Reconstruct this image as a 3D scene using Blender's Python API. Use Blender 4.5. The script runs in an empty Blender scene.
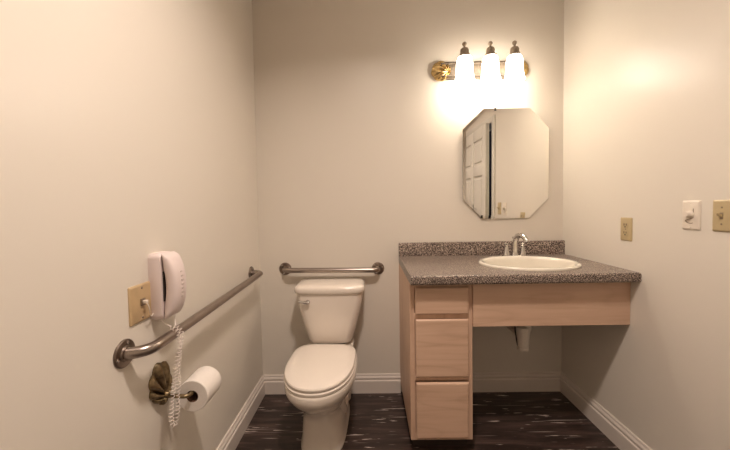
import bpy, bmesh, math, random
from mathutils import Vector, Matrix
random.seed(4)
PI = math.pi
S = bpy.context.scene
COL = S.collection

# ------------------------------------------------------------------ dimensions
XL, XR = -0.727, 1.266          # left / right wall faces
YF = -2.85                      # wall behind the viewer
ZC = 2.74                       # ceiling
T = 0.12                        # wall thickness
CT = 0.9136                     # counter top height
CD = 0.609                      # counter depth

# ------------------------------------------------------------------ materials
def nd(nt, typ, **kw):
    n = nt.nodes.new(typ)
    for k, v in kw.items():
        if hasattr(n, k): setattr(n, k, v)
        else: n.inputs[k].default_value = v
    return n

def base_mat(name, col, rough=.5, metal=0., spec=.5, coat=0.):
    m = bpy.data.materials.new(name); m.use_nodes = True
    nt = m.node_tree; b = nt.nodes['Principled BSDF']
    b.inputs['Base Color'].default_value = (*col, 1)
    b.inputs['Roughness'].default_value = rough
    b.inputs['Metallic'].default_value = metal
    b.inputs['Specular IOR Level'].default_value = spec
    b.inputs['Coat Weight'].default_value = coat
    b.inputs['Coat Roughness'].default_value = .12
    return m, nt, b

def coords(nt, scale=(1, 1, 1), rot=(0, 0, 0)):
    tc = nt.nodes.new('ShaderNodeTexCoord')
    mp = nt.nodes.new('ShaderNodeMapping')
    mp.inputs['Scale'].default_value = scale
    mp.inputs['Rotation'].default_value = rot
    nt.links.new(tc.outputs['Object'], mp.inputs['Vector'])
    return mp.outputs['Vector']

def ramp(nt, fac, stops, interp='LINEAR'):
    r = nt.nodes.new('ShaderNodeValToRGB'); r.color_ramp.interpolation = interp
    e = r.color_ramp.elements
    while len(e) < len(stops): e.new(.5)
    for i, (p, c) in enumerate(stops):
        e[i].position = p; e[i].color = (*c, 1)
    nt.links.new(fac, r.inputs['Fac'])
    return r.outputs['Color']

def bump(nt, b, h, strength, dist=.001):
    bp = nt.nodes.new('ShaderNodeBump')
    bp.inputs['Strength'].default_value = strength
    bp.inputs['Distance'].default_value = dist
    nt.links.new(h, bp.inputs['Height']); nt.links.new(bp.outputs['Normal'], b.inputs['Normal'])

def paint(name, col, rough, spec=.5, bs=.12):
    m, nt, b = base_mat(name, col, rough, 0, spec)
    v = coords(nt)
    n = nd(nt, 'ShaderNodeTexNoise', Scale=180., Detail=2.)
    nt.links.new(v, n.inputs['Vector'])
    bump(nt, b, n.outputs['Fac'], bs, .0006)
    n2 = nd(nt, 'ShaderNodeTexNoise', Scale=1.3, Detail=2.)
    nt.links.new(v, n2.inputs['Vector'])
    c = ramp(nt, n2.outputs['Fac'], [(.3, tuple(x*.985 for x in col)), (.7, tuple(min(1, x*1.01) for x in col))])
    nt.links.new(c, b.inputs['Base Color'])
    return m

def plain(name, col, rough=.4, metal=0., spec=.5, coat=0., vary=.04, scale=40., bs=0.):
    m, nt, b = base_mat(name, col, rough, metal, spec, coat)
    v = coords(nt); n = nd(nt, 'ShaderNodeTexNoise', Scale=scale, Detail=3.)
    nt.links.new(v, n.inputs['Vector'])
    c = ramp(nt, n.outputs['Fac'], [(.3, tuple(x*(1-vary) for x in col)), (.7, tuple(min(1, x*(1+vary)) for x in col))])
    nt.links.new(c, b.inputs['Base Color'])
    if bs: bump(nt, b, n.outputs['Fac'], bs)
    return m

def brushed(name, col, rough, scale=(600, 20, 600)):
    m, nt, b = base_mat(name, col, rough, 1.)
    v = coords(nt, scale); n = nd(nt, 'ShaderNodeTexNoise', Scale=1., Detail=2.)
    nt.links.new(v, n.inputs['Vector'])
    c = ramp(nt, n.outputs['Fac'], [(.3, tuple(x*.85 for x in col)), (.7, tuple(min(1, x*1.1) for x in col))])
    nt.links.new(c, b.inputs['Base Color'])
    bump(nt, b, n.outputs['Fac'], .06, .0005)
    return m

def wood(name, axis):
    """pale pickled oak, grain along the given axis"""
    light, mid, dark = (.70, .49, .36), (.65, .44, .315), (.55, .355, .245)
    m, nt, b = base_mat(name, mid, .42, 0, .4)
    sc = {'x': (1.6, 26, 26), 'z': (26, 26, 1.6)}[axis]
    v = coords(nt, sc)
    n = nd(nt, 'ShaderNodeTexNoise', Scale=1.2, Detail=5., Roughness=.6, Distortion=.6)
    nt.links.new(v, n.inputs['Vector'])
    c = ramp(nt, n.outputs['Fac'], [(.25, dark), (.48, mid), (.75, light)])
    # broad cathedral bands
    sc2 = {'x': (1.1, 5, 5), 'z': (5, 5, 1.1)}[axis]
    v2 = coords(nt, sc2)
    w = nd(nt, 'ShaderNodeTexNoise', Scale=1.0, Detail=1.)
    nt.links.new(v2, w.inputs['Vector'])
    mul = nd(nt, 'ShaderNodeMath', operation='MULTIPLY'); mul.inputs[1].default_value = 9.
    nt.links.new(w.outputs['Fac'], mul.inputs[0])
    fr = nd(nt, 'ShaderNodeMath', operation='PINGPONG'); fr.inputs[1].default_value = .5
    nt.links.new(mul.outputs[0], fr.inputs[0])
    c2 = ramp(nt, fr.outputs[0], [(0., (.84, .80, .77)), (.16, (.97, .96, .95)), (.5, (1, 1, 1))])
    mx = nt.nodes.new('ShaderNodeMix'); mx.data_type = 'RGBA'; mx.blend_type = 'MULTIPLY'
    mx.inputs['Factor'].default_value = .55
    nt.links.new(c, mx.inputs['A']); nt.links.new(c2, mx.inputs['B'])
    nt.links.new(mx.outputs['Result'], b.inputs['Base Color'])
    bump(nt, b, n.outputs['Fac'], .12, .0008)
    return m

def speckle():
    m, nt, b = base_mat('speckled_laminate', (.25, .18, .14), .28, 0, .5)
    v = coords(nt)
    n = nd(nt, 'ShaderNodeTexNoise', Scale=240., Detail=1.5, Roughness=.6)
    nt.links.new(v, n.inputs['Vector'])
    c = ramp(nt, n.outputs['Fac'], [(0., (.012, .008, .007)), (.45, (.026, .018, .015)), (.49, (.13, .09, .072)),
                                    (.55, (.24, .175, .14)), (.60, (.60, .50, .42)), (1., (.72, .63, .54))], 'LINEAR')
    nt.links.new(c, b.inputs['Base Color'])
    return m

def floor_mat():
    m, nt, b = base_mat('dark_vinyl_floor', (.02, .013, .01), .33, 0, .45)
    v = coords(nt, (2.2, 26, 1))
    n = nd(nt, 'ShaderNodeTexNoise', Scale=1.0, Detail=6., Roughness=.65, Distortion=.5)
    nt.links.new(v, n.inputs['Vector'])
    c = ramp(nt, n.outputs['Fac'], [(.25, (.012, .0075, .006)), (.48, (.036, .0225, .019)), (.66, (.095, .060, .051)), (.85, (.18, .12, .10))])
    # pale streaks along the boards
    v2 = coords(nt, (6.5, 70, 1))
    n2 = nd(nt, 'ShaderNodeTexNoise', Scale=1.0, Detail=3., Roughness=.55, Distortion=.25)
    nt.links.new(v2, n2.inputs['Vector'])
    s = ramp(nt, n2.outputs['Fac'], [(.625, (0, 0, 0)), (.66, (1, 1, 1))])
    v3 = coords(nt, (3.3, 12, 1))
    n3 = nd(nt, 'ShaderNodeTexNoise', Scale=1.0, Detail=1.)
    nt.links.new(v3, n3.inputs['Vector'])
    s3 = ramp(nt, n3.outputs['Fac'], [(.42, (.0, .0, .0)), (.55, (1, 1, 1))])
    mu = nd(nt, 'ShaderNodeMath', operation='MULTIPLY')
    nt.links.new(s, mu.inputs[0]); nt.links.new(s3, mu.inputs[1])
    mx = nt.nodes.new('ShaderNodeMix'); mx.data_type = 'RGBA'
    nt.links.new(mu.outputs[0], mx.inputs['Factor']); nt.links.new(c, mx.inputs['A'])
    mx.inputs['B'].default_value = (.74, .62, .56, 1)
    v4 = coords(nt, (1.7, 75, 1))
    n4 = nd(nt, 'ShaderNodeTexNoise', Scale=1.0, Detail=2., Roughness=.5, Distortion=.15)
    nt.links.new(v4, n4.inputs['Vector'])
    s4 = ramp(nt, n4.outputs['Fac'], [(.66, (0, 0, 0)), (.70, (.75, .75, .75))])
    ad = nd(nt, 'ShaderNodeMath', operation='MAXIMUM')
    nt.links.new(mu.outputs[0], ad.inputs[0]); nt.links.new(s4, ad.inputs[1])
    nt.links.new(ad.outputs[0], mx.inputs['Factor'])
    nt.links.new(mx.outputs['Result'], b.inputs['Base Color'])
    bump(nt, b, n.outputs['Fac'], .15, .001)
    return m

def glow(name, col, strength):
    m, nt, b = base_mat(name, (.9, .88, .84), .35)
    b.inputs['Emission Color'].default_value = (*col, 1)
    b.inputs['Emission Strength'].default_value = strength
    return m

M = dict(
    wall=paint('cream_wall_paint', (.75, .692, .61), .32, .26),
    ceil=paint('white_ceiling_paint', (.82, .78, .74), .6, .4),
    trim=paint('cream_trim_paint', (.765, .69, .625), .30, .5, .05),
    door=paint('white_door_paint', (.66, .62, .55), .35, .5, .05),
    floor=floor_mat(), top=speckle(), oakx=wood('pale_oak_across', 'x'), oakz=wood('pale_oak_upright', 'z'),
    china=plain('white_china', (.80, .72, .635), .10, 0, .5, .4, .01, 6.),
    seat=plain('white_seat_plastic', (.82, .74, .655), .20, 0, .5, 0, .01, 6.),
    bisque=plain('bisque_china', (.80, .745, .64), .10, 0, .5, .4, .01, 6.),
    chrome=plain('polished_chrome', (.66, .64, .62), .09, 1., .5, 0, .02),
    steel=brushed('brushed_steel', (.37, .315, .28), .28),
    steel_dark=plain('steel_flange', (.24, .195, .165), .34, 1., .5, 0, .06),
    phone=plain('pale_phone_plastic', (.74, .63, .60), .32, 0, .5, 0, .01),
    phone_mark=plain('phone_embossing', (.58, .48, .44), .4),
    dial_mark=plain('dial_marking', (.30, .23, .17), .5),
    phone_dark=plain('phone_gap_shadow', (.05, .04, .035), .5),
    cord=plain('clear_phone_cord', (.82, .73, .67), .22, 0, .6, 0, .02),
    ivory=plain('ivory_plate', (.52, .41, .235), .35, 0, .5, 0, .04),
    tan=plain('tan_jack_plate', (.54, .385, .215), .4, 0, .5, 0, .08, 25.),
    white=plain('white_plate', (.78, .70, .60), .35, 0, .5, 0, .02),
    pipe=plain('white_pipe_plastic', (.74, .68, .60), .35, 0, .5, 0, .03),
    bronze=plain('antique_bronze', (.26, .20, .12), .36, 1., .5, 0, .5, 60., .3),
    brass=plain('antique_brass', (.62, .45, .20), .26, 1., .5, 0, .2, 60.),
    fixture=plain('fixture_metal', (.36, .29, .22), .42, .6, .3, 0, .2, 60.),
    fixture_plate=plain('fixture_plate_metal', (.10, .078, .058), .6, .2, .2, 0, .35, 90.),
    paper=plain('white_paper', (.80, .74, .68), .9, 0, .2, 0, .02, 120., .15),
    card=plain('brown_card', (.13, .07, .045), .8, 0, .2),
    black=plain('black_plastic', (.02, .017, .015), .4),
    dark=plain('dark_slot', (.03, .02, .015), .5),
    grey=plain('grey_screw', (.30, .24, .18), .35, .8),
    toe=plain('dark_toe_kick', (.035, .022, .016), .6),
    mirror=base_mat('silvered_mirror', (.90, .89, .86), .012, 1.)[0],
    mirror_edge=plain('mirror_edge_glass', (.35, .32, .26), .15, .6),
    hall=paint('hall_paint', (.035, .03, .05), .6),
    shade=glow('lit_frosted_shade', (1., .88, .74), 17.),
    bulb=glow('lit_bulb', (1., .86, .66), 12.),
)

# ------------------------------------------------------------------ mesh helpers
class MB:
    def __init__(s): s.bm = bmesh.new()
    def add(s, bm2):
        me = bpy.data.meshes.new('tmp'); bm2.to_mesh(me); bm2.free()
        s.bm.from_mesh(me); bpy.data.meshes.remove(me); return s
    def box(s, a, b, bev=0., seg=2):
        b2 = bmesh.new()
        r = bmesh.ops.create_cube(b2, size=1.)
        a = Vector(a); b = Vector(b); c = (a+b)/2; d = b-a
        for v in b2.verts: v.co = Vector((v.co.x*d.x, v.co.y*d.y, v.co.z*d.z)) + c
        if bev: bmesh.ops.bevel(b2, geom=b2.edges[:], offset=bev, segments=seg, profile=.5, affect='EDGES')
        return s.add(b2)
    def rings(s, rings, cap=(True, True)):
        b2 = bmesh.new(); vs = [[b2.verts.new(p) for p in r] for r in rings]
        n = len(vs[0])
        for i in range(len(vs)-1):
            for j in range(n):
                b2.faces.new((vs[i][j], vs[i][(j+1) % n], vs[i+1][(j+1) % n], vs[i+1][j]))
        if cap[0]: b2.faces.new(vs[0][::-1])
        if cap[1]: b2.faces.new(vs[-1])
        bmesh.ops.recalc_face_normals(b2, faces=b2.faces[:])
        return s.add(b2)
    def lathe(s, prof, origin, axis=(0, 0, 1), n=32, cap=(True, True), sx=1., sy=1.):
        q = Vector((0, 0, 1)).rotation_difference(Vector(axis).normalized())
        o = Vector(origin); R = []
        for r, h in prof:
            R.append([o + q @ Vector((r*sx*math.cos(2*PI*k/n), r*sy*math.sin(2*PI*k/n), h)) for k in range(n)])
        return s.rings(R, cap)
    def cyl(s, p, axis, r, h, n=24, bev=0.):
        pr = [(r, 0), (r, h)] if not bev else [(r-bev, 0), (r, bev), (r, h-bev), (r-bev, h)]
        return s.lathe(pr, p, axis, n)
    def tube(s, pts, rad, n=12, cap=True):
        P = [Vector(p) for p in pts]; R = []
        rads = rad if isinstance(rad, (list, tuple)) else [rad]*len(P)
        t = (P[1]-P[0]).normalized()
        u = t.orthogonal().normalized()
        for i, p in enumerate(P):
            t2 = (P[min(i+1, len(P)-1)] - P[max(i-1, 0)]).normalized()
            u = (t.rotation_difference(t2)) @ u; u = (u - t2*u.dot(t2)).normalized(); t = t2
            w = t.cross(u)
            R.append([p + (u*math.cos(2*PI*k/n) + w*math.sin(2*PI*k/n))*rads[i] for k in range(n)])
        return s.rings(R, (cap, cap))
    def prism(s, poly, a, b, axis='x'):
        """extrude a closed 2-D outline between a and b along an axis"""
        f = {'x': lambda u, v, t: (t, u, v), 'y': lambda u, v, t: (u, t, v), 'z': lambda u, v, t: (u, v, t)}[axis]
        return s.rings([[f(u, v, a) for u, v in poly], [f(u, v, b) for u, v in poly]])
    def sphere(s, c, r, n=16, sc=(1, 1, 1)):
        b2 = bmesh.new(); bmesh.ops.create_uvsphere(b2, u_segments=n, v_segments=n//2+2, radius=r)
        for v in b2.verts: v.co = Vector((v.co.x*sc[0], v.co.y*sc[1], v.co.z*sc[2])) + Vector(c)
        return s.add(b2)
    def build(s, name, mat, parent=None, origin=None, angle=35, smooth=True):
        bmesh.ops.remove_doubles(s.bm, verts=s.bm.verts[:], dist=1e-6)
        o0 = parent_origin(parent) if parent is not None else Vector(origin if origin else (0, 0, 0))
        for v in s.bm.verts: v.co -= o0
        me = bpy.data.meshes.new(name); s.bm.to_mesh(me); s.bm.free()
        if smooth:
            me.shade_smooth(); me.set_sharp_from_angle(angle=math.radians(angle))
        me.materials.append(mat)
        o = bpy.data.objects.new(name, me); COL.objects.link(o)
        if parent is not None: o.parent = parent
        else: o.location = o0
        return o

def parent_origin(p):
    v = Vector((0, 0, 0))
    while p is not None: v += Vector(p.location); p = p.parent
    return v

def thing(name, label, cat, loc, group=None):
    o = bpy.data.objects.new(name, None); COL.objects.link(o)
    o.location = loc; o.empty_display_size = .05
    return tag(o, label, cat, group)
def tag(o, label, cat, group=None):
    o['label'] = label; o['category'] = cat
    if group: o['group'] = group
    return o
def struct(o, label=None):
    o['kind'] = 'structure'
    if label: o['label'] = label
    return o
def smoothpath(pts, sub=8):
    P = [Vector(p) for p in pts]; out = []
    for i in range(len(P)-1):
        p0, p1, p2, p3 = P[max(i-1, 0)], P[i], P[i+1], P[min(i+2, len(P)-1)]
        for k in range(sub):
            t = k/sub
            out.append(.5*((2*p1)+(p2-p0)*t+(2*p0-5*p1+4*p2-p3)*t*t+(3*p1-p0-3*p2+p3)*t**3))
    out.append(P[-1]); return out
def arc_path(pts, r, seg=8):
    """polyline with rounded corners of radius r"""
    P = [Vector(p) for p in pts]; out = [P[0]]
    for i in range(1, len(P)-1):
        a = (P[i-1]-P[i]).normalized(); b = (P[i+1]-P[i]).normalized()
        d = min(r, (P[i-1]-P[i]).length*.49 if i > 1 else (P[i-1]-P[i]).length*.98, (P[i+1]-P[i]).length*.49)
        s, e = P[i]+a*d, P[i]+b*d
        for k in range(seg+1):
            t = k/seg; out.append(s*(1-t)**2 + P[i]*2*t*(1-t) + e*t*t)
    out.append(P[-1]); return out

# ------------------------------------------------------------------ room shell
DY0, DY1, DH = -2.055, -1.100, 2.03      # door opening in the right wall
struct(MB().box((XL-T, YF-T, -.1), (XR+T, T, 0)).build('floor', M['floor'], smooth=False), 'dark brown vinyl floor with pale streaks')
struct(MB().box((XL-T, YF-T, ZC), (XR+T, T, ZC+.1)).build('ceiling', M['ceil'], smooth=False), 'white ceiling')
struct(MB().box((XL-T, YF-T, 0), (XL, T, ZC)).build('wall_left', M['wall'], smooth=False), 'cream wall with the telephone and long grab bar')
struct(MB().box((XL, 0, 0), (XR, T, ZC)).build('wall_back', M['wall'], smooth=False), 'cream wall behind the toilet and mirror')
struct(MB().box((XL, YF-T, 0), (XR, YF, ZC)).build('wall_front', M['wall'], smooth=False), 'cream wall facing the mirror')
w = MB()
w.box((XR, DY1, 0), (XR+T, T, ZC)); w.box((XR, YF-T, 0), (XR+T, DY0, ZC)); w.box((XR, DY0, DH), (XR+T, DY1, ZC))
struct(w.build('wall_right', M['wall'], smooth=False), 'cream wall with the switches and the doorway')
# hallway seen through the door gap
h = MB(); h.box((XR+1.1, -2.7, 0), (XR+1.16, -.4, 2.4)); h.box((XR+T, -2.76, 0), (XR+1.16, -2.7, 2.4)); h.box((XR+T, -.4, 0), (XR+1.16, -.34, 2.4))
struct(h.build('wall_hallway', M['hall'], smooth=False))
struct(MB().box((XR+T, -2.76, -.1), (XR+1.16, -.34, 0)).build('floor_hallway', M['floor'], smooth=False))
struct(MB().box((XR+T, -2.76, 2.4), (XR+1.16, -.34, 2.46)).build('ceiling_hallway', M['ceil'], smooth=False))

BB = [(0, 0), (.019, 0), (.019, .080), (.0175, .084), (.0125, .087), (.0125, .092), (.0150, .096), (.0150, .103),
      (.0120, .108), (.0085, .113), (.0085, .119), (.006, .124), (0, .124)]
def baseboard(name, side, a, b):
    m = MB()
    if side == 'back': m.prism([(-u, v) for u, v in BB], a, b, 'x')
    if side == 'front': m.prism([(YF+u, v) for u, v in BB], a, b, 'x')
    if side == 'left': m.prism([(XL+u, v) for u, v in BB], a, b, 'y')
    if side == 'right': m.prism([(XR-u, v) for u, v in BB], a, b, 'y')
    struct(m.build(name, M['trim'], angle=20))
CX0, CX1, CY = .195, .503, -.540          # drawer unit
baseboard('baseboard_back_left', 'back', XL, CX0)
baseboard('baseboard_back_right', 'back', CX1, XR)
baseboard('baseboard_left', 'left', YF, 0)
baseboard('baseboard_right', 'right', DY1+.060, 0)
baseboard('baseboard_right_front', 'right', YF, DY0-.060)
baseboard('baseboard_front', 'front', XL, XR)

# door casing and leaf (seen in the mirror)
def casing(x0, x1):
    m = MB()
    m.box((x0, DY1, 0), (x1, DY1+.060, DH+.060), .004); m.box((x0, DY0-.060, 0), (x1, DY0, DH+.060), .004)
    m.box((x0, DY0, DH), (x1, DY1, DH+.060), .004); return m
struct(casing(XR-.016, XR).build('trim_1', M['door']), 'painted casing around the doorway')
struct(casing(XR+T, XR+T+.016).build('trim_2', M['door']))
door = bpy.data.objects.new('door_1', None); COL.objects.link(door)
door.location = (XR, DY0+.004, .008); struct(door, 'white six-panel door standing ajar'); door['category'] = 'door'
W_, H_ = (DY1-DY0)-.010, DH-.012
lf = MB()
st, rl = .105, .11
px = [(st, W_/2-.05), (W_/2+.05, W_-st)]
pz = [(.20, .78), (.93, 1.52), (1.63, H_-.12)]
xs = [0, st, W_/2-.05, W_/2+.05, W_-st, W_]
lf.box((.012, 0, 0), (.028, W_, H_))
for xa, xb in ((0, st), (W_/2-.05, W_/2+.05), (W_-st, W_)): lf.box((0, xa, 0), (.038, xb, H_), .002)
zz = [0]+[z for p in pz for z in p]+[H_]
for i in range(0, len(zz), 2):
    for xa, xb in px: lf.box((0, xa-.001, zz[i]), (.038, xb+.001, zz[i+1]), .002)
for xa, xb in px:
    for za, zb in pz: lf.box((.002, xa+.03, za+.03), (.036, xb-.03, zb-.03), .009, 1)
bmv = lf.bm
def part_local(m, name, mat, parent):       # geometry already in the parent's space
    me = bpy.data.meshes.new(name); m.bm.to_mesh(me); m.bm.free(); me.shade_smooth(); me.set_sharp_from_angle(angle=.6)
    me.materials.append(mat); o = bpy.data.objects.new(name, me); COL.objects.link(o); o.parent = parent; return o
part_local(lf, 'door_leaf', M['door'], door)
kb = MB(); 
for sgn, x0 in ((-1, 0), (1, .038)):
    kb.lathe([(.030, 0), (.030, .004), (.011, .008), (.011, .030), (.024, .038), (.028, .050), (.022, .062), (.004, .066)], (x0, W_-.06, .95), (sgn, 0, 0), 20)
part_local(kb, 'door_knob', M['brass'], door)
door.rotation_euler = (0, 0, math.radians(4.4))

# ------------------------------------------------------------------ toilet
TX = -.243
toilet = thing('toilet', 'white two-piece toilet with closed lid against the back wall', 'toilet', (TX, -.40, 0))
def egg(hw, yf, yb, z, n=56, pf=2.0, pb=2.6, ymax=None):
    yc = ymax if ymax is not None else yb + (yf-yb)*.45
    out = []
    for k in range(n):
        t = 2*PI*k/n; c, s_ = math.cos(t), math.sin(t)
        p = pf if s_ < 0 else pb
        x = math.copysign(abs(c)**(2/p), c)*hw
        L = (yc-yf) if s_ < 0 else (yb-yc)
        out.append((TX+x, yc+math.copysign(abs(s_)**(2/p), s_)*L, z))
    return out
TROT = Matrix.Translation((TX, -.10, 0)) @ Matrix.Rotation(math.radians(-2.6), 4, 'Z') @ Matrix.Translation((-TX, .10, 0))
def turned(m): m.bm.transform(TROT); return m
b = MB()
spec = [  # hw, yf, yb, z, pf, pb
    (.117, -.575, -.10, 0, 3.2, 4), (.119, -.577, -.098, .006, 3.2, 4), (.119, -.577, -.098, .022, 3.2, 4), (.112, -.568, -.10, .034, 3.2, 4),
    (.113, -.562, -.10, .10, 3.0, 4), (.109, -.560, -.09, .17, 2.8, 4), (.109, -.572, -.08, .215, 2.6, 4),
    (.116, -.600, -.09, .245, 2.4, 3), (.132, -.640, -.085, .278, 2.2, 2.6), (.151, -.678, -.08, .306, 2.1, 2.4),
    (.166, -.702, -.08, .328, 2.1, 2.3), (.174, -.715, -.08, .346, 2.1, 2.3), (.180, -.724, -.08, .358, 2.1, 2.3), (.182, -.727, -.08, .372, 2.1, 2.3), (.183, -.728, -.08, .390, 2.1, 2.3),
    (.181, -.726, -.082, .400, 2.1, 2.3), (.174, -.719, -.09, .405, 2.1, 2.3)]
b.rings([egg(h_, yf, yb, z, pf=pf, pb=pb, ymax=(-.44 if z > .24 else -.33)) for h_, yf, yb, z, pf, pb in spec])
b.rings([[(TX+x, y, z) for x, y in [(.125, -.04), (-.125, -.04), (-.14, -.12), (-.14, -.27), (.14, -.27), (.14, -.12)]] for z in (.33, .400)])
# trapway bulges along both sides of the pedestal and bolt foot
for sgn in (-1, 1):
    pts = smoothpath([(TX+sgn*.070, -.47, .26), (TX+sgn*.078, -.43, .20), (TX+sgn*.083, -.37, .13), (TX+sgn*.083, -.30, .16),
                      (TX+sgn*.080, -.24, .22), (TX+sgn*.08, -.18, .17), (TX+sgn*.08, -.15, .06)], 6)
    b.tube(pts, .040, 14)
turned(b).build('bowl', M['china'], toilet, angle=50)
# seat ring and lid
seat = MB()
seat.rings([egg(h_, yf, -.255, z-.003, pf=2.15, pb=4.5, ymax=-.46) for h_, yf, z in
            ((.168, -.716, .407), (.177, -.725, .411), (.178, -.726, .420), (.172, -.718, .4255))])
turned(seat).build('seat', M['seat'], toilet)
lid = MB()
lid.rings([egg(h_, yf, yb-.014, z-.003, pf=2.15, pb=4.5, ymax=-.46) for h_, yf, yb, z in
           ((.168, -.715, -.247, .4285), (.1745, -.723, -.242, .431), (.1755, -.724, -.241, .438), (.173, -.721, -.243, .4435), (.166, -.711, -.25, .4475),
            (.14, -.675, -.27, .4505), (.09, -.60, -.32, .4525), (.03, -.51, -.40, .453))])
turned(lid).build('seat_lid', M['seat'], toilet)
for sgn in (-1, 1):
    turned(MB().cyl((TX+sgn*.060-.028, -.245, .424), (1, 0, 0), .011, .056, 16, .003)).build('hinge', M['seat'], toilet)
# tank: tapering down, bowed front
def tank_ring(hw, yf, yb, z, bow, cr=.045, n=10):
    out = []
    # front edge bowed outwards, corners rounded
    pts = []
    def corner(cx, cy, a0):
        for k in range(n+1):
            a = a0 + (PI/2)*k/n; pts.append((cx+cr*math.cos(a), cy+cr*math.sin(a)))
    corner(hw-cr, yb-cr, 0); corner(-hw+cr, yb-cr, PI/2); corner(-hw+cr, yf+cr, PI)
    m_ = 14
    for k in range(1, m_):
        x = (-hw+cr)+(2*hw-2*cr)*k/m_; pts.append((x, yf))
    corner(hw-cr, yf+cr, 1.5*PI)
    for x, y in pts:
        f = max(0, 1-(x/hw)**2)
        wgt = (yb-y)/(yb-yf)
        out.append((TX+x, y-bow*f*wgt, z))
    return out
tk = MB()
tk.rings([tank_ring(hw, yf, yb, z, bow, cr) for hw, yf, yb, z, bow, cr in
          ((.116, -.190, -.045, .418, .012, .040), (.128, -.200, -.035, .426, .014, .045), (.136, -.205, -.033, .444, .014, .045), (.160, -.209, -.03, .53, .017, .045),
           (.183, -.212, -.028, .62, .018, .042), (.196, -.214, -.027, .68, .018, .04), (.203, -.214, -.026, .727, .018, .04))])
tk.build('tank', M['china'], toilet, angle=50)
tl = MB()
tl.rings([tank_ring(hw, yf, yb, z, bow, cr) for hw, yf, yb, z, bow, cr in
          ((.204, -.217, -.020, .727, .018, .04), (.210, -.224, -.016, .731, .018, .042), (.213, -.227, -.014, .742, .018, .042), (.213, -.227, -.014, .757, .018, .042),
           (.209, -.223, -.016, .767, .018, .042), (.194, -.212, -.024, .7745, .018, .042), (.15, -.175, -.05, .777, .012, .035))])
tl.build('tank_lid', M['china'], toilet, angle=50)
gk = MB(); gk.rings([tank_ring(.10, -.175, -.06, z, .008, .03) for z in (.4065, .418)])
gk.build('tank_gasket', M['dark'], toilet)
lv = MB()
LX, LZ = TX-.124, .682
lv.lathe([(.013, 0), (.015, .002), (.015, .006), (.010, .012), (.009, .022)], (LX, -.2165, LZ), (0, -1, 0), 20)
lv.tube(smoothpath([(LX+.004, -.240, LZ+.001), (LX-.010, -.243, LZ+.001), (LX-.030, -.241, LZ+.003), (LX-.052, -.238, LZ+.005)], 6), [.010]*4+[.0085]*8+[.0075]*7, 12)
lv.sphere((LX+.003, -.240, LZ), .0105)
lv.build('flush_lever', M['chrome'], toilet)

# ------------------------------------------------------------------ grab bars
def flange(parent, c, axis):
    ax = Vector(axis)
    f = MB(); f.lathe([(.041, 0), (.041, .003), (.038, .006), (.024, .0075), (.022, .012)], c, axis, 36)
    fo = f.build('flange', M['steel_dark'], parent)
    for k in range(3):
        a = 2*PI*k/3 + .5
        u = ax.orthogonal().normalized(); v = ax.cross(u)
        p = Vector(c)+(u*math.cos(a)+v*math.sin(a))*.031+ax*.0055
        MB().lathe([(.0055, 0), (.0050, .002), (.002, .003)], p, axis, 12).build('screw', M['chrome'], fo)
gl = thing('grab_bar', 'long brushed steel grab bar on the left wall below the telephone', 'grab bar', (XL, -.67, .835))
y0, z0, y1, z1 = -1.181, .825, -.157, .846
bx = XL+.064
p = arc_path([(XL+.004, y0, z0), (bx, y0+.006, z0), (bx, y1-.004, z1), (XL+.004, y1, z1)], .058, 10)
MB().tube(p, .0172, 20).build('bar', M['steel'], gl)
flange(gl, (XL, y0, z0), (1, 0, 0)); flange(gl, (XL, y1, z1), (1, 0, 0))
gb = thing('grab_bar', 'short brushed steel grab bar on the back wall above the toilet tank', 'grab bar', (-.25, 0, .838))
p = arc_path([(-.556, -.004, .8395), (-.550, -.060, .8395), (.051, -.060, .8335), (.057, -.004, .8335)], .045, 10)
MB().tube(p, .0165, 20).build('bar', M['steel'], gb)
flange(gb, (-.556, 0, .8395), (0, -1, 0)); flange(gb, (.057, 0, .8335), (0, -1, 0))

# ------------------------------------------------------------------ wall telephone
PY, PZ = -1.024, .990
ph = thing('wall_telephone', 'pale pink corded telephone hung on the left wall over the grab bar', 'telephone', (XL, PY, PZ))
hh, hwid = .112, .041
def rrect(cy_, cz_, a, b_, r, n=6):
    out = []
    for (sy, sz, a0) in ((1, 1, 0), (-1, 1, PI/2), (-1, -1, PI), (1, -1, 1.5*PI)):
        for k in range(n+1):
            t = a0+PI/2*k/n; out.append((cy_+sy*(a-r)+r*math.cos(t), cz_+sz*(b_-r)+r*math.sin(t)))
    return out
pb = MB()
pb.rings([[(XL+x, y, z) for y, z in rrect(PY, PZ, hwid*s_, hh*q, .018)] for x, s_, q in ((0, .97, .985), (.004, 1, 1), (.024, 1, 1), (.036, .97, .985), (.040, .92, .96))])
pb.build('phone_base', M['phone'], ph, angle=40)
MB().box((XL+.040, PY-.030, PZ-.050), (XL+.0425, PY+.030, PZ+.050), .001).build('cradle_gap_shadow', M['phone_dark'], ph)  # near-black pad painting the shadow in the gap behind the handset
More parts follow.
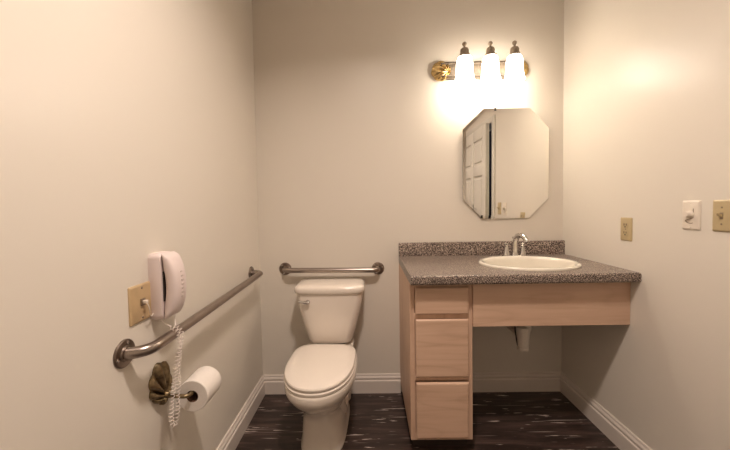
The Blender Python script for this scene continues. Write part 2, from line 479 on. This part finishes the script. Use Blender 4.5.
# handset: curved bar, thick ends touching the base, waist held off
hs = MB(); R = []; OB = .045
for k in range(25):
    t = k/24; z = PZ-.110+.220*t; e = (2*t-1)
    inner = .0405 + .0055*max(0, 1-(abs(e)/.55)**2)
    outer = .0405+ OB*math.sqrt(max(0, 1-abs(e)**3.0))*(.80+.20*math.cos(e*PI/2)) + .004
    wy = .039*(1-.08*max(0, 1-e*e)) * (1-.12*max(0, (abs(e)-.85)/.15)**2)
    xc, xa = (inner+outer)/2, (outer-inner)/2
    ring = []
    for j in range(24):
        a = 2*PI*j/24; c, s_ = math.cos(a), math.sin(a)
        ring.append((XL+xc+math.copysign(abs(c)**.65, c)*xa, PY+math.copysign(abs(s_)**.65, s_)*wy, z))
    R.append(ring)
hs.rings(R)
hso = hs.build('handset', M['phone'], ph, angle=50)
mk = MB()
for k in range(7):
    z = PZ+.045-.014*k
    e = (z-PZ)/.110; xo = XL+.0405+OB*math.sqrt(1-abs(e)**2.5)*(.78+.22*math.cos(e*PI/2))+.0035
    mk.box((xo-.002, PY-.006, z-.003), (xo+.0022, PY+.006, z+.003), .001, 1)
mk.build('raised_marks', M['phone_mark'], hso)
# thin straight leads and the coiled cord draped over the bar
by, bz = -1.034, .8275
MB().tube(smoothpath([(XL+.030, PY-.030, PZ-hh+.002), (XL+.040, PY-.026, PZ-.125), (bx-.004, by-.014, bz+.026)], 8), .0016, 6).build('base_lead', M['cord'], ph)
MB().tube(smoothpath([(XL+.056, PY+.004, PZ-.106), (XL+.060, PY-.002, PZ-.125), (bx+.002, by-.004, bz+.026)], 8), .0016, 6).build('handset_lead', M['cord'], ph)
def coil(path, rad, pitch, wire):
    pts = smoothpath(path, 12); out = []; ang = 0.
    L = 0; cum = [0]
    for a, c in zip(pts, pts[1:]): L += (c-a).length; cum.append(L)
    N = int(L/pitch*9); j = 0
    t0 = (pts[1]-pts[0]).normalized(); u = t0.orthogonal().normalized()
    for k in range(N+1):
        d = L*k/N
        while j < len(pts)-2 and cum[j+1] < d: j += 1
        f = (d-cum[j])/max(1e-9, cum[j+1]-cum[j]); p = pts[j].lerp(pts[j+1], f)
        t = (pts[j+1]-pts[j]).normalized(); u = t0.rotation_difference(t) @ u; u = (u-t*u.dot(t)).normalized(); t0 = t
        w_ = t.cross(u); a = 2*PI*d/pitch
        r_ = rad*(.85+.15*math.sin(d*70))
        out.append(p+(u*math.cos(a)+w_*math.sin(a))*r_)
    return MB().tube(out, wire, 5)
cd = coil([(bx-.006, by-.016, bz+.026), (bx+.016, by-.020, bz+.014), (bx+.026, by-.022, bz-.02), (bx+.020, by-.020, bz-.09), (bx+.016, by-.024, bz-.18),
           (bx+.014, by-.030, bz-.265), (bx+.010, by-.040, bz-.298), (bx+.005, by-.048, bz-.270), (bx+.008, by-.040, bz-.19), (bx+.018, by-.034, bz-.10),
           (bx+.026, by-.012, bz-.03), (bx+.022, by-.006, bz+.008), (bx+.0, by-.002, bz+.027)], .0068, .0120, .00125)
cd.build('coiled_cord', M['cord'], ph, angle=80)

# ------------------------------------------------------------------ plates
def plate(parent, X, ca, cz_, wa, hz, sgn, mat, th=.006, name='plate'):
    """bevelled wall plate on a side wall; sgn is the direction away from the wall"""
    m = MB()
    R = []
    for d, ins in ((0, 0), (.0025, 0), (th-.0008, .0035), (th, .006)):
        R.append([(X+sgn*d, y, z) for y, z in rrect(ca, cz_, wa/2-ins, hz/2-ins, .0035, 3)])
    m.rings(R); return m.build(name, mat, parent, angle=25)
def screw(parent, p, axis, mat, r=.0035):
    MB().lathe([(r, 0), (r*.9, .0008), (r*.4, .0014)], p, axis, 12).build('screw', mat, parent)

jk = thing('phone_jack_plate', 'tan square phone jack plate on the left wall beside the telephone', 'wall plate', (XL, -1.11, .953))
plate(jk, XL, -1.104, .953, .104, .119, 1, M['tan'])
jb = MB(); jb.box((XL+.005, -1.113, .944), (XL+.010, -1.094, .966), .001)
jb.build('jack', M['grey'], jk)
pg = MB(); pg.box((XL+.009, -1.109, .950), (XL+.022, -1.098, .961), .002)
pg.tube(smoothpath([(XL+.020, -1.103, .952), (XL+.024, -1.100, .935), (XL+.020, -1.092, .912), (XL+.014, -1.078, .900), (XL+.012, -1.064, .905)], 6), .0015, 6)
pg.build('plug', M['white'], jk)
for dz in (-.047, .047): screw(jk, (XL+.006, -1.104, .953+dz), (1, 0, 0), M['grey'], .004)

ot = thing('wall_outlet', 'ivory duplex outlet on the right wall above the counter', 'outlet', (XR, -.519, 1.112))
plate(ot, XR, -.519, 1.112, .070, .114, -1, M['ivory'])
for dz in (-.0195, .0195):
    rc = MB(); R = []
    for d in (.005, .0078):
        ring = []
        for k in range(28):
            a = 2*PI*k/28; yy = .0172*math.cos(a); z_ = max(-.0135, min(.0135, .0172*math.sin(a)))
            ring.append((XR-d, -.519+yy, 1.112+dz+z_))
        R.append(ring)
    rc.rings(R); ro = rc.build('receptacle', M['ivory'], ot)
    sl = MB()
    for dy, hz in ((-.0065, .0048), (.0065, .0056)): sl.box((XR-.0083, -.519+dy-.0019, 1.112+dz+.003-hz), (XR-.0076, -.519+dy+.0019, 1.112+dz+.003+hz))
    sl.cyl((XR-.0076, -.519, 1.112+dz-.008), (-1, 0, 0), .0036, .0007, 12)
    sl.build('slots', M['dark'], ro, smooth=False)
screw(ot, (XR-.006, -.519, 1.112), (-1, 0, 0), M['grey'], .003)

dm = thing('dimmer_switch', 'white dimmer switch with round knob on the right wall', 'dimmer switch', (XR, -.834, 1.190))
plate(dm, XR, -.834, 1.190, .070, .114, -1, M['white'])
MB().lathe([(.0145, 0), (.0145, .003), (.0125, .005), (.0105, .017), (.0095, .0195), (.003, .020)], (XR-.006, -.834, 1.193), (-1, 0, 0), 28).build('knob', M['white'], dm)
sc_ = MB()
sc_.tube([(XR-.0062, -.834+.0245*math.cos(a), 1.186+.028*math.sin(a)) for a in [(-2.0+k*.17) for k in range(9)]] + [(XR-.0062, -.834-.0115, 1.180+.012*k) for k in range(4)], .0014, 6)
sc_.build('dial_scale', M['dial_mark'], dm)
for dz in (-.047, .047): screw(dm, (XR-.006, -.834, 1.190+dz), (-1, 0, 0), M['white'], .003)

sw = thing('light_switch', 'ivory toggle light switch on the right wall beside the dimmer', 'light switch', (XR, -.945, 1.190))
plate(sw, XR, -.945, 1.191, .066, .114, -1, M['ivory'])
tb = MB(); tb.box((XR-.0075, -.945-.0055, 1.191-.012), (XR-.005, -.945+.0055, 1.191+.012), .0008, 1)
tb.build('toggle_slot', M['grey'], sw)
tg = MB(); tg.rings([[(XR-.007-d, -.945+y*s_, 1.191+o+z*q) for y, z in rrect(0, 0, .0042, .0052, .001, 2)] for d, s_, q, o in ((0, 1, 1, 0), (.010, .9, .85, .004), (.018, .75, .65, .0085))])
tg.build('toggle', M['ivory'], sw)
for dz in (-.030, .030): screw(sw, (XR-.006, -.945, 1.191+dz), (-1, 0, 0), M['grey'], .0036)

# ------------------------------------------------------------------ scalloped shells
def shell(parent, name, mat, root, outline, nrm, up, right, k_ribs, depth, rib):
    """fan shell: outline(phi)->(u,v); root (u,v) is the hinge of the fan; nrm points off the wall"""
    m = MB(); nr, nt = 9, 144
    R = []
    ru, rv = root
    def P(u, v, d): return origin + right*u + up*v + nrm*d
    origin = Vector(parent_origin(parent)); right, up, nrm = Vector(right), Vector(up), Vector(nrm)
    prof = []
    for i in range(nr+1):
        s_ = .04+.96*i/nr; ring = []
        for j in range(nt):
            phi = 2*PI*j/nt; u, v, ridge = outline(phi)
            uu, vv = ru+(u-ru)*s_, rv+(v-rv)*s_
            d = .003+depth*(.35+.65*math.sin(PI*min(1, .25+s_*.75))) + rib*ridge*math.sqrt(max(0, 1-s_**3))*min(1, s_*2.5)
            ring.append(P(uu, vv, max(d, .002)))
        R.append(ring)
    R.append([P(outline(2*PI*j/nt)[0], outline(2*PI*j/nt)[1], 0) for j in range(nt)])
    m.rings(R, (True, True))
    return m.build(name, mat, parent, angle=60)

tp = thing('toilet_paper_holder', 'antique bronze shell toilet paper holder on the left wall below the grab bar', 'toilet paper holder', (XL, -1.034, .655))
RT = (.012, -.052)
def ol_tp(phi):
    a, b_ = .050, .068
    u, v = a*math.cos(phi), b_*math.sin(phi)
    th = math.atan2(v-RT[1], u-RT[0])
    r = abs(math.cos(th*7))
    k = 1+.16*(r-.5) if v > -.045 else 1
    return u*k, v*k, (r**.8-.3)
shell(tp, 'shell_plate', M['bronze'], RT, ol_tp, (1, 0, 0), (0, 0, 1), (0, 1, 0), 9, .010, .017)
RY0, RY1, RX, RZ = -.998, -.892, XL+.092, .583
scroll = MB()
scroll.sphere((XL+.016, -1.022, .603), .011, 14, (1, .9, 1.2))
scroll.tube(smoothpath([(XL+.010, -1.045, .590), (XL+.014, -1.034, .583), (XL+.016, -1.022, .590), (XL+.015, -1.012, .600), (XL+.010, -1.004, .612)], 6), .006, 10)
scroll.build('scroll', M['bronze'], tp)
MB().tube(arc_path([(XL+.012, -1.022, .602), (RX, -1.022, .597), (RX, RY1+.012, .5955)], .022, 8), .0075, 12).build('arm', M['bronze'], tp)
rl_ = thing('toilet_paper_roll', 'white toilet paper roll on the bronze shell holder', 'toilet paper roll', (RX, (RY0+RY1)/2, RZ-.052))
RO, RI = .0565, .0205
m = MB()
prof = [(RI+.001, 0), (RO-.002, 0), (RO, .002), (RO, RY1-RY0-.002), (RO-.002, RY1-RY0), (RI+.001, RY1-RY0), (RI+.001, 0)]
m.lathe(prof, (RX, RY0, RZ), (0, 1, 0), 56, (False, False))
m.box((RX-.0578+.001, RY0+.001, RZ-.035), (RX-.0565+.001, RY1-.001, RZ+.004))
m.build('paper', M['paper'], rl_, angle=30)
m = MB(); m.lathe([(RI+.001, .0005), (RI+.001, RY1-RY0-.0005), (RI-.001, RY1-RY0-.0005), (RI-.001, .0005), (RI+.001, .0005)], (RX, RY0, RZ), (0, 1, 0), 40, (False, False))
m.build('core', M['card'], rl_)

# ------------------------------------------------------------------ mirror
MTILT = (.0050, .0160)
mr = thing('mirror', 'frameless eight-sided wall mirror above the sink', 'mirror', (.893, 0, 1.503))
OC = [(.747, 1.855), (1.046, 1.855), (1.169, 1.727), (1.169, 1.277), (1.043, 1.151), (.740, 1.151), (.614, 1.277), (.614, 1.727)]
cxm, czm = .8915, 1.503
def inset(pts, d):
    out = []; n = len(pts)
    for i in range(n):
        p0, p1, p2 = Vector(pts[i-1]), Vector(pts[i]), Vector(pts[(i+1) % n])
        e1 = (p1-p0).normalized(); e2 = (p2-p1).normalized()
        n1 = Vector((e1.y, -e1.x)); n2 = Vector((e2.y, -e2.x))
        bis = (n1+n2).normalized(); out.append(tuple(p1+bis*d/bis.dot(n1)))
    return out
m = MB(); IN = inset(OC, .020)
m.rings([[(u, -.0085, v) for u, v in OC], [(u, -.0095, v) for u, v in IN]], (False, True))
m.build('mirror_glass', M['mirror'], mr, smooth=False)
m = MB(); m.rings([[(u, -.0035, v) for u, v in OC], [(u, -.0084, v) for u, v in OC]]); m.box((.70, -.004, 1.25), (1.08, 0, 1.75))
m.build('mirror_back', M['mirror_edge'], mr, smooth=False)
for (u, v, dz) in ((.822, 1.851, 1), (.735, 1.163, -1)):
    c = MB(); c.box((u-.006, -.0125, v-.010), (u+.006, 0, v+.010), .0015, 1)
    c.build('clip', M['black'], mr)

mr.rotation_euler = (MTILT[0], 0, MTILT[1])
mr.location.y -= .0062
# ------------------------------------------------------------------ vanity light
FX, FZ = .724, 2.100
vl = thing('vanity_light', 'three-light brass vanity fixture glowing above the mirror', 'light fixture', (FX, 0, FZ))
bp = MB()
bp.box((.475, -.020, 2.045), (.975, 0, 2.155), .004)
bp.box((.475, -.030, 2.062), (.975, -.018, 2.138), .006)
bp.tube([(.475, -.032, 2.062), (.975, -.032, 2.062)], .006, 10); bp.tube([(.475, -.032, 2.138), (.975, -.032, 2.138)], .006, 10)
bp.build('backplate', M['fixture_plate'], vl)
for sgn, cx_ in ((-1, .480), (1, .972)):
    e = bpy.data.objects.new('tmp_shell', None)
    def ol(phi, s_=sgn):
        a = .062; u, v = a*math.cos(phi), a*.98*math.sin(phi)
        rt = (-s_*.040, -.012); th = math.atan2(v-rt[1], (u-rt[0]))
        r = abs(math.cos(th*6)); k = 1+.07*(r-.5)
        return u*k, v*k, r-.35
    # shell geometry is laid out about the fixture origin, then shifted
    so = shell(vl, 'end_shell', M['brass'], (-sgn*.040, -.012), ol, (0, -1, 0), (0, 0, 1), (1, 0, 0), 9, .026, .010)
    so.location = (cx_-FX, -.006, 0)
    bpy.data.objects.remove(e)
for sx_ in (.598, .754, .900):
    SY = -.115
    a = MB()
    a.lathe([(.024, 0), (.024, .006), (.012, .012)], (sx_, -.028, 2.115), (0, -1, 0), 20)
    a.tube(arc_path([(sx_, -.030, 2.115), (sx_, -.075, 2.125), (sx_, SY, 2.160), (sx_, SY, 2.150)], .03, 6), .007, 10)
    a.build('arm', M['fixture'], vl)
    cp = MB(); cp.lathe([(.036, 2.136), (.038, 2.140), (.034, 2.147), (.028, 2.155), (.0255, 2.162), (.026, 2.178), (.022, 2.188), (.010, 2.192), (.0055, 2.197),
                         (.006, 2.204), (.010, 2.208), (.0135, 2.214), (.0135, 2.220), (.010, 2.226), (.004, 2.230)], (sx_, SY, 0), (0, 0, 1), 24)
    cp.build('cap', M['fixture'], vl)
    sh = MB(); out_ = [(.026, 2.144), (.036, 2.138), (.044, 2.122), (.048, 2.095), (.049, 2.06), (.051, 2.03), (.056, 2.005), (.059, 1.998)]
    in_ = [(r-.003, z) for r, z in out_[::-1]]
    sh.lathe(out_+in_, (sx_, SY, 0), (0, 0, 1), 32, (True, True))
    sh.build('shade', M['shade'], vl, angle=60)
    MB().sphere((sx_, SY, 2.045), .026, 16, (1, 1, 1.15)).build('bulb', M['bulb'], vl)

# ------------------------------------------------------------------ vanity
cab = thing('vanity_cabinet', 'narrow pale oak three-drawer cabinet under the left end of the counter', 'cabinet', (.349, -.27, .0))
c = MB(); ZB, ZT = .072, CT-.045
c.box((CX0, CY+.018, ZB), (CX1, 0, ZT))
c.build('carcass', M['oakz'], cab)
ff = MB()
ff.box((CX0, CY, ZB), (CX0+.024, CY+.018, ZT), .001, 1); ff.box((CX1-.024, CY, ZB), (CX1, CY+.018, ZT), .001, 1)
for za, zb in ((ZB, ZB+.022), (.377, .397), (.686, .712), (ZT-.028, ZT)):
    ff.box((CX0+.023, CY, za), (CX1-.023, CY+.018, zb), .0008, 1)
ff.build('face_frame', M['oakz'], cab)
c = MB(); c.box((CX0+.012, CY+.055, 0), (CX1-.012, 0, ZB)); c.build('toe_kick', M['toe'], cab)
for za, zb in ((.090, .372), (.399, .688), (.712, .845)):
    d = MB(); a_, b_ = CX0+.026, CX1-.023
    R = []
    for yy, ins in ((CY, .004), (CY-.010, .0), (CY-.016, .001), (CY-.0195, .005), (CY-.0205, .009)):
        R.append([(a_+ins, yy, za+ins), (b_-ins, yy, za+ins), (b_-ins, yy, zb-ins), (a_+ins, yy, zb-ins)])
    d.rings(R); d.build('drawer', M['oakx'], cab, smooth=False)
ap = MB(); ap.box((CX1+.0005, CY-.010, .647), (XR-.001, CY+.020, CT-.0455), .0012, 1)
tag(ap.build('sink_apron', M['oakx'], origin=(.885, CY+.01, .647)), 'wide pale oak panel spanning under the counter below the sink', 'panel')

# countertop: rolled front edge, cut for the sink
SX, SYc, SA, SB = .872, -.342, .261, .204
ctp = thing('countertop', 'brown speckled laminate countertop with short backsplash', 'countertop', (.73, -.30, CT-.045))
CL = CX0-.001
prof = [(0, CT-.045), (0, CT)]
r = .011
for k in range(7):
    a = PI/2 + (PI/2)*k/6; prof.append((-CD+r+r*math.cos(a), CT-r+r*math.sin(a)))
for k in range(7):
    a = PI + (PI/2)*k/6; prof.append((-CD+r+r*math.cos(a), CT-.045+r+r*math.sin(a)))
m = MB(); m.prism(prof, CL, XR, 'x')
me = bpy.data.meshes.new('countertop_blank'); bmesh.ops.recalc_face_normals(m.bm, faces=m.bm.faces[:])
blank = m.build('countertop_blank', M['top'], angle=30)
cm = MB(); cm.lathe([(.93, CT-.1), (.93, CT+.05)], (SX, SYc, 0), (0, 0, 1), 72, sx=SA, sy=SB)
cut = cm.build('cutter', M['dark'], smooth=False)
mod = blank.modifiers.new('cut', 'BOOLEAN'); mod.operation = 'DIFFERENCE'; mod.object = cut; mod.solver = 'EXACT'
dg = bpy.context.evaluated_depsgraph_get()
me = bpy.data.meshes.new_from_object(blank.evaluated_get(dg)); me.name = 'worktop'
bpy.data.objects.remove(blank); bpy.data.objects.remove(cut)
for v in me.vertices: v.co -= Vector(ctp.location)
me.materials.clear(); me.materials.append(M['top'])
wo = bpy.data.objects.new('worktop', me); COL.objects.link(wo); wo.parent = ctp
m = MB(); R = []
m.prism([(0, CT), (-.026, CT), (-.027, CT+.080), (-.0235, CT+.0865), (-.018, CT+.0885), (0, CT+.0885)], CL, XR, 'x')
m.build('backsplash', M['top'], ctp, angle=30)

# sink
sk = thing('sink', 'oval cream drop-in sink set into the speckled countertop', 'sink', (SX, SYc, CT))
m = MB()
sp = [(.935, CT-.012), (.935, CT-.001), (1.0, .9137), (1.004, CT+.004), (.998, CT+.010), (.975, CT+.0135), (.945, CT+.0135), (.915, CT+.011), (.890, CT+.004), (.870, CT-.012),
      (.845, CT-.045), (.79, CT-.085), (.68, CT-.118), (.50, CT-.137), (.28, CT-.146), (.10, CT-.150)]
m.lathe(sp, (SX, SYc, 0), (0, 0, 1), 80, (False, True), SA, SB)
op = [(.12, CT-.158), (.30, CT-.154), (.52, CT-.145), (.70, CT-.126), (.81, CT-.092), (.865, CT-.05), (.925, CT-.012), (.935, CT-.012)]
m.lathe(op, (SX, SYc, 0), (0, 0, 1), 80, (True, False), SA, SB)
m.build('basin', M['bisque'], sk, angle=60)
m = MB(); m.lathe([(.024, CT-.1502), (.024, CT-.1475), (.018, CT-.1465), (.016, CT-.1485), (.004, CT-.1485)], (SX, SYc, 0), (0, 0, 1), 28); m.build('drain_ring', M['chrome'], sk)

# faucet
QX, QY = .910, -.098
fc = thing('faucet', 'chrome two-handle faucet with arched spout behind the sink', 'faucet', (QX, QY, CT))
m = MB()
m.rings([[(QX+x*1., QY+y, z) for x, y in [( (math.copysign(.050, math.cos(a)) if abs(math.cos(a)) > 1e-9 else 0)+q*.026*math.cos(a), q*.026*math.sin(a)) for a in [2*PI*(k+.5)/36 for k in range(36)]]]
         for q, z in ((1., CT), (1., CT+.006), (.94, CT+.010), (.8, CT+.012))])
m.build('base_plate', M['chrome'], fc)
for sgn in (-1, 1):
    hx = QX+sgn*.050
    h_ = MB(); h_.lathe([(.021, .010), (.0215, .016), (.019, .022), (.0155, .035), (.0125, .052), (.0105, .062), (.0125, .065), (.0125, .070), (.009, .074)], (hx, QY, CT), (0, 0, 1), 24)
    ho = h_.build('handle', M['chrome'], fc)
    l = MB(); l.sphere((hx, QY, CT+.079), .0105, 14, (1, 1, .75))
    l.tube(smoothpath([(hx, QY, CT+.080), (hx+sgn*.008, QY-.010, CT+.082), (hx+sgn*.016, QY-.022, CT+.086), (hx+sgn*.019, QY-.028, CT+.087)], 5), [.0058]*5+[.0048]*5+[.006]*6, 10)
    l.build('lever', M['chrome'], ho)
s_ = MB()
s_.lathe([(.022, .010), (.022, .018), (.0175, .026), (.0155, .040)], (QX, QY-.002, CT), (0, 0, 1), 24)
pth = smoothpath([(QX, QY-.002, CT+.03), (QX, QY-.003, CT+.07), (QX+.001, QY-.010, CT+.102), (QX+.004, QY-.034, CT+.132), (QX+.010, QY-.068, CT+.140), (QX+.016, QY-.100, CT+.126), (QX+.019, QY-.116, CT+.102)], 6)
n_ = len(pth); s_.tube(pth, [.0180-.0040*i/n_ for i in range(n_-4)]+[.0140, .0150, .0160, .0160], 16)
s_.build('spout', M['chrome'], fc)
m = MB(); m.cyl((QX, QY+.022, CT+.010), (0, 0, 1), .0028, .105, 10); m.sphere((QX, QY+.022, CT+.118), .0065, 12); m.build('lift_rod', M['chrome'], fc)

# drain below the sink
dp = thing('drain_pipe', 'white plastic drain pipe hanging under the sink basin', 'pipe', (SX, -.31, .40))
DX, DYp = .851, -.330
m = MB(); m.cyl((SX, SYc, .545), (0, 0, 1), .0185, CT-.158-.545+.004, 20)
m.build('tailpiece', M['pipe'], dp)
m = MB()
m.lathe([(.024, .428), (.030, .431), (.0305, .440), (.028, .444), (.0300, .458), (.033, .490), (.037, .530), (.039, .558), (.036, .562), (.022, .566)], (DX, DYp, 0), (0, 0, 1), 28)
m.build('trap', M['pipe'], dp)
m = MB(); m.tube([(DX-.043, DYp+.002, .575), (DX-.041, DYp+.002, .535), (DX-.034, DYp, .48), (DX-.029, DYp, .45)], [.004, .004, .004, .002], 12)
m.build('pull_strap', M['dark'], dp)
m = MB(); m.tube(arc_path([(DX, DYp+.030, .500), (DX, DYp+.10, .500), (DX, 0, .500)], .02, 6), .019, 16); m.lathe([(.034, 0), (.034, .004), (.022, .010)], (DX, 0, .500), (0, -1, 0), 24)
m.build('waste_arm', M['pipe'], dp)

# ------------------------------------------------------------------ lights
def area(name, loc, size, power, col, rot=(0, 0, 0), shape='DISK'):
    L = bpy.data.lights.new(name, 'AREA'); L.shape = shape; L.size = size; L.energy = power; L.color = col
    o = bpy.data.objects.new(name, L); COL.objects.link(o); o.location = loc; o.rotation_euler = rot; return o
cl = area('ceiling_lamp', (.08, -1.50, ZC-.012), .19, 26.5, (1., .845, .745)); cl.data.spread = math.radians(143)
for sx_ in (.598, .754, .900):
    L = bpy.data.lights.new('vanity_bulb', 'POINT'); L.energy = .6; L.color = (1., .88, .72); L.shadow_soft_size = .03
    o = bpy.data.objects.new('vanity_bulb', L); COL.objects.link(o); o.location = (sx_, -.115, 1.985)
hl = bpy.data.lights.new('hall_lamp', 'POINT'); hl.energy = 3; hl.color = (.7, .75, 1.); hl.shadow_soft_size = .1
ho = bpy.data.objects.new('hall_lamp', hl); COL.objects.link(ho); ho.location = (XR+.6, -1.5, 2.0)
wd = bpy.data.worlds.new('world'); S.world = wd; wd.use_nodes = True
wd.node_tree.nodes['Background'].inputs['Color'].default_value = (.02, .018, .016, 1)

# ------------------------------------------------------------------ camera
cam = bpy.data.cameras.new('camera'); co = bpy.data.objects.new('camera', cam); COL.objects.link(co)
f, cyp, pitch, yaw, roll, H, D = 320., 217.89, .0386, -.0111, .0165, 1.2487, 2.1
s, c_ = math.sin(yaw), math.cos(yaw); sp_, cp_ = math.sin(pitch), math.cos(pitch); sr, cr = math.sin(roll), math.cos(roll)
Rv = Vector((c_, -s, 0)); Fv = Vector((cp_*s, cp_*c_, -sp_)); Uv = Vector((sp_*s, sp_*c_, cp_))
R2, U2 = cr*Rv - sr*Uv, sr*Rv + cr*Uv
mt = Matrix((( R2.x, U2.x, -Fv.x, 0), (R2.y, U2.y, -Fv.y, -D), (R2.z, U2.z, -Fv.z, H), (0, 0, 0, 1)))
co.matrix_world = mt
cam.sensor_width = 36; cam.lens = f/730*36; cam.shift_y = -(225-cyp)/730; cam.clip_start = .02
S.camera = co
vs = S.view_settings; vs.view_transform = 'Standard'; vs.look = 'None'; vs.gamma = 1; vs.use_curve_mapping = False
vs.exposure = 0.
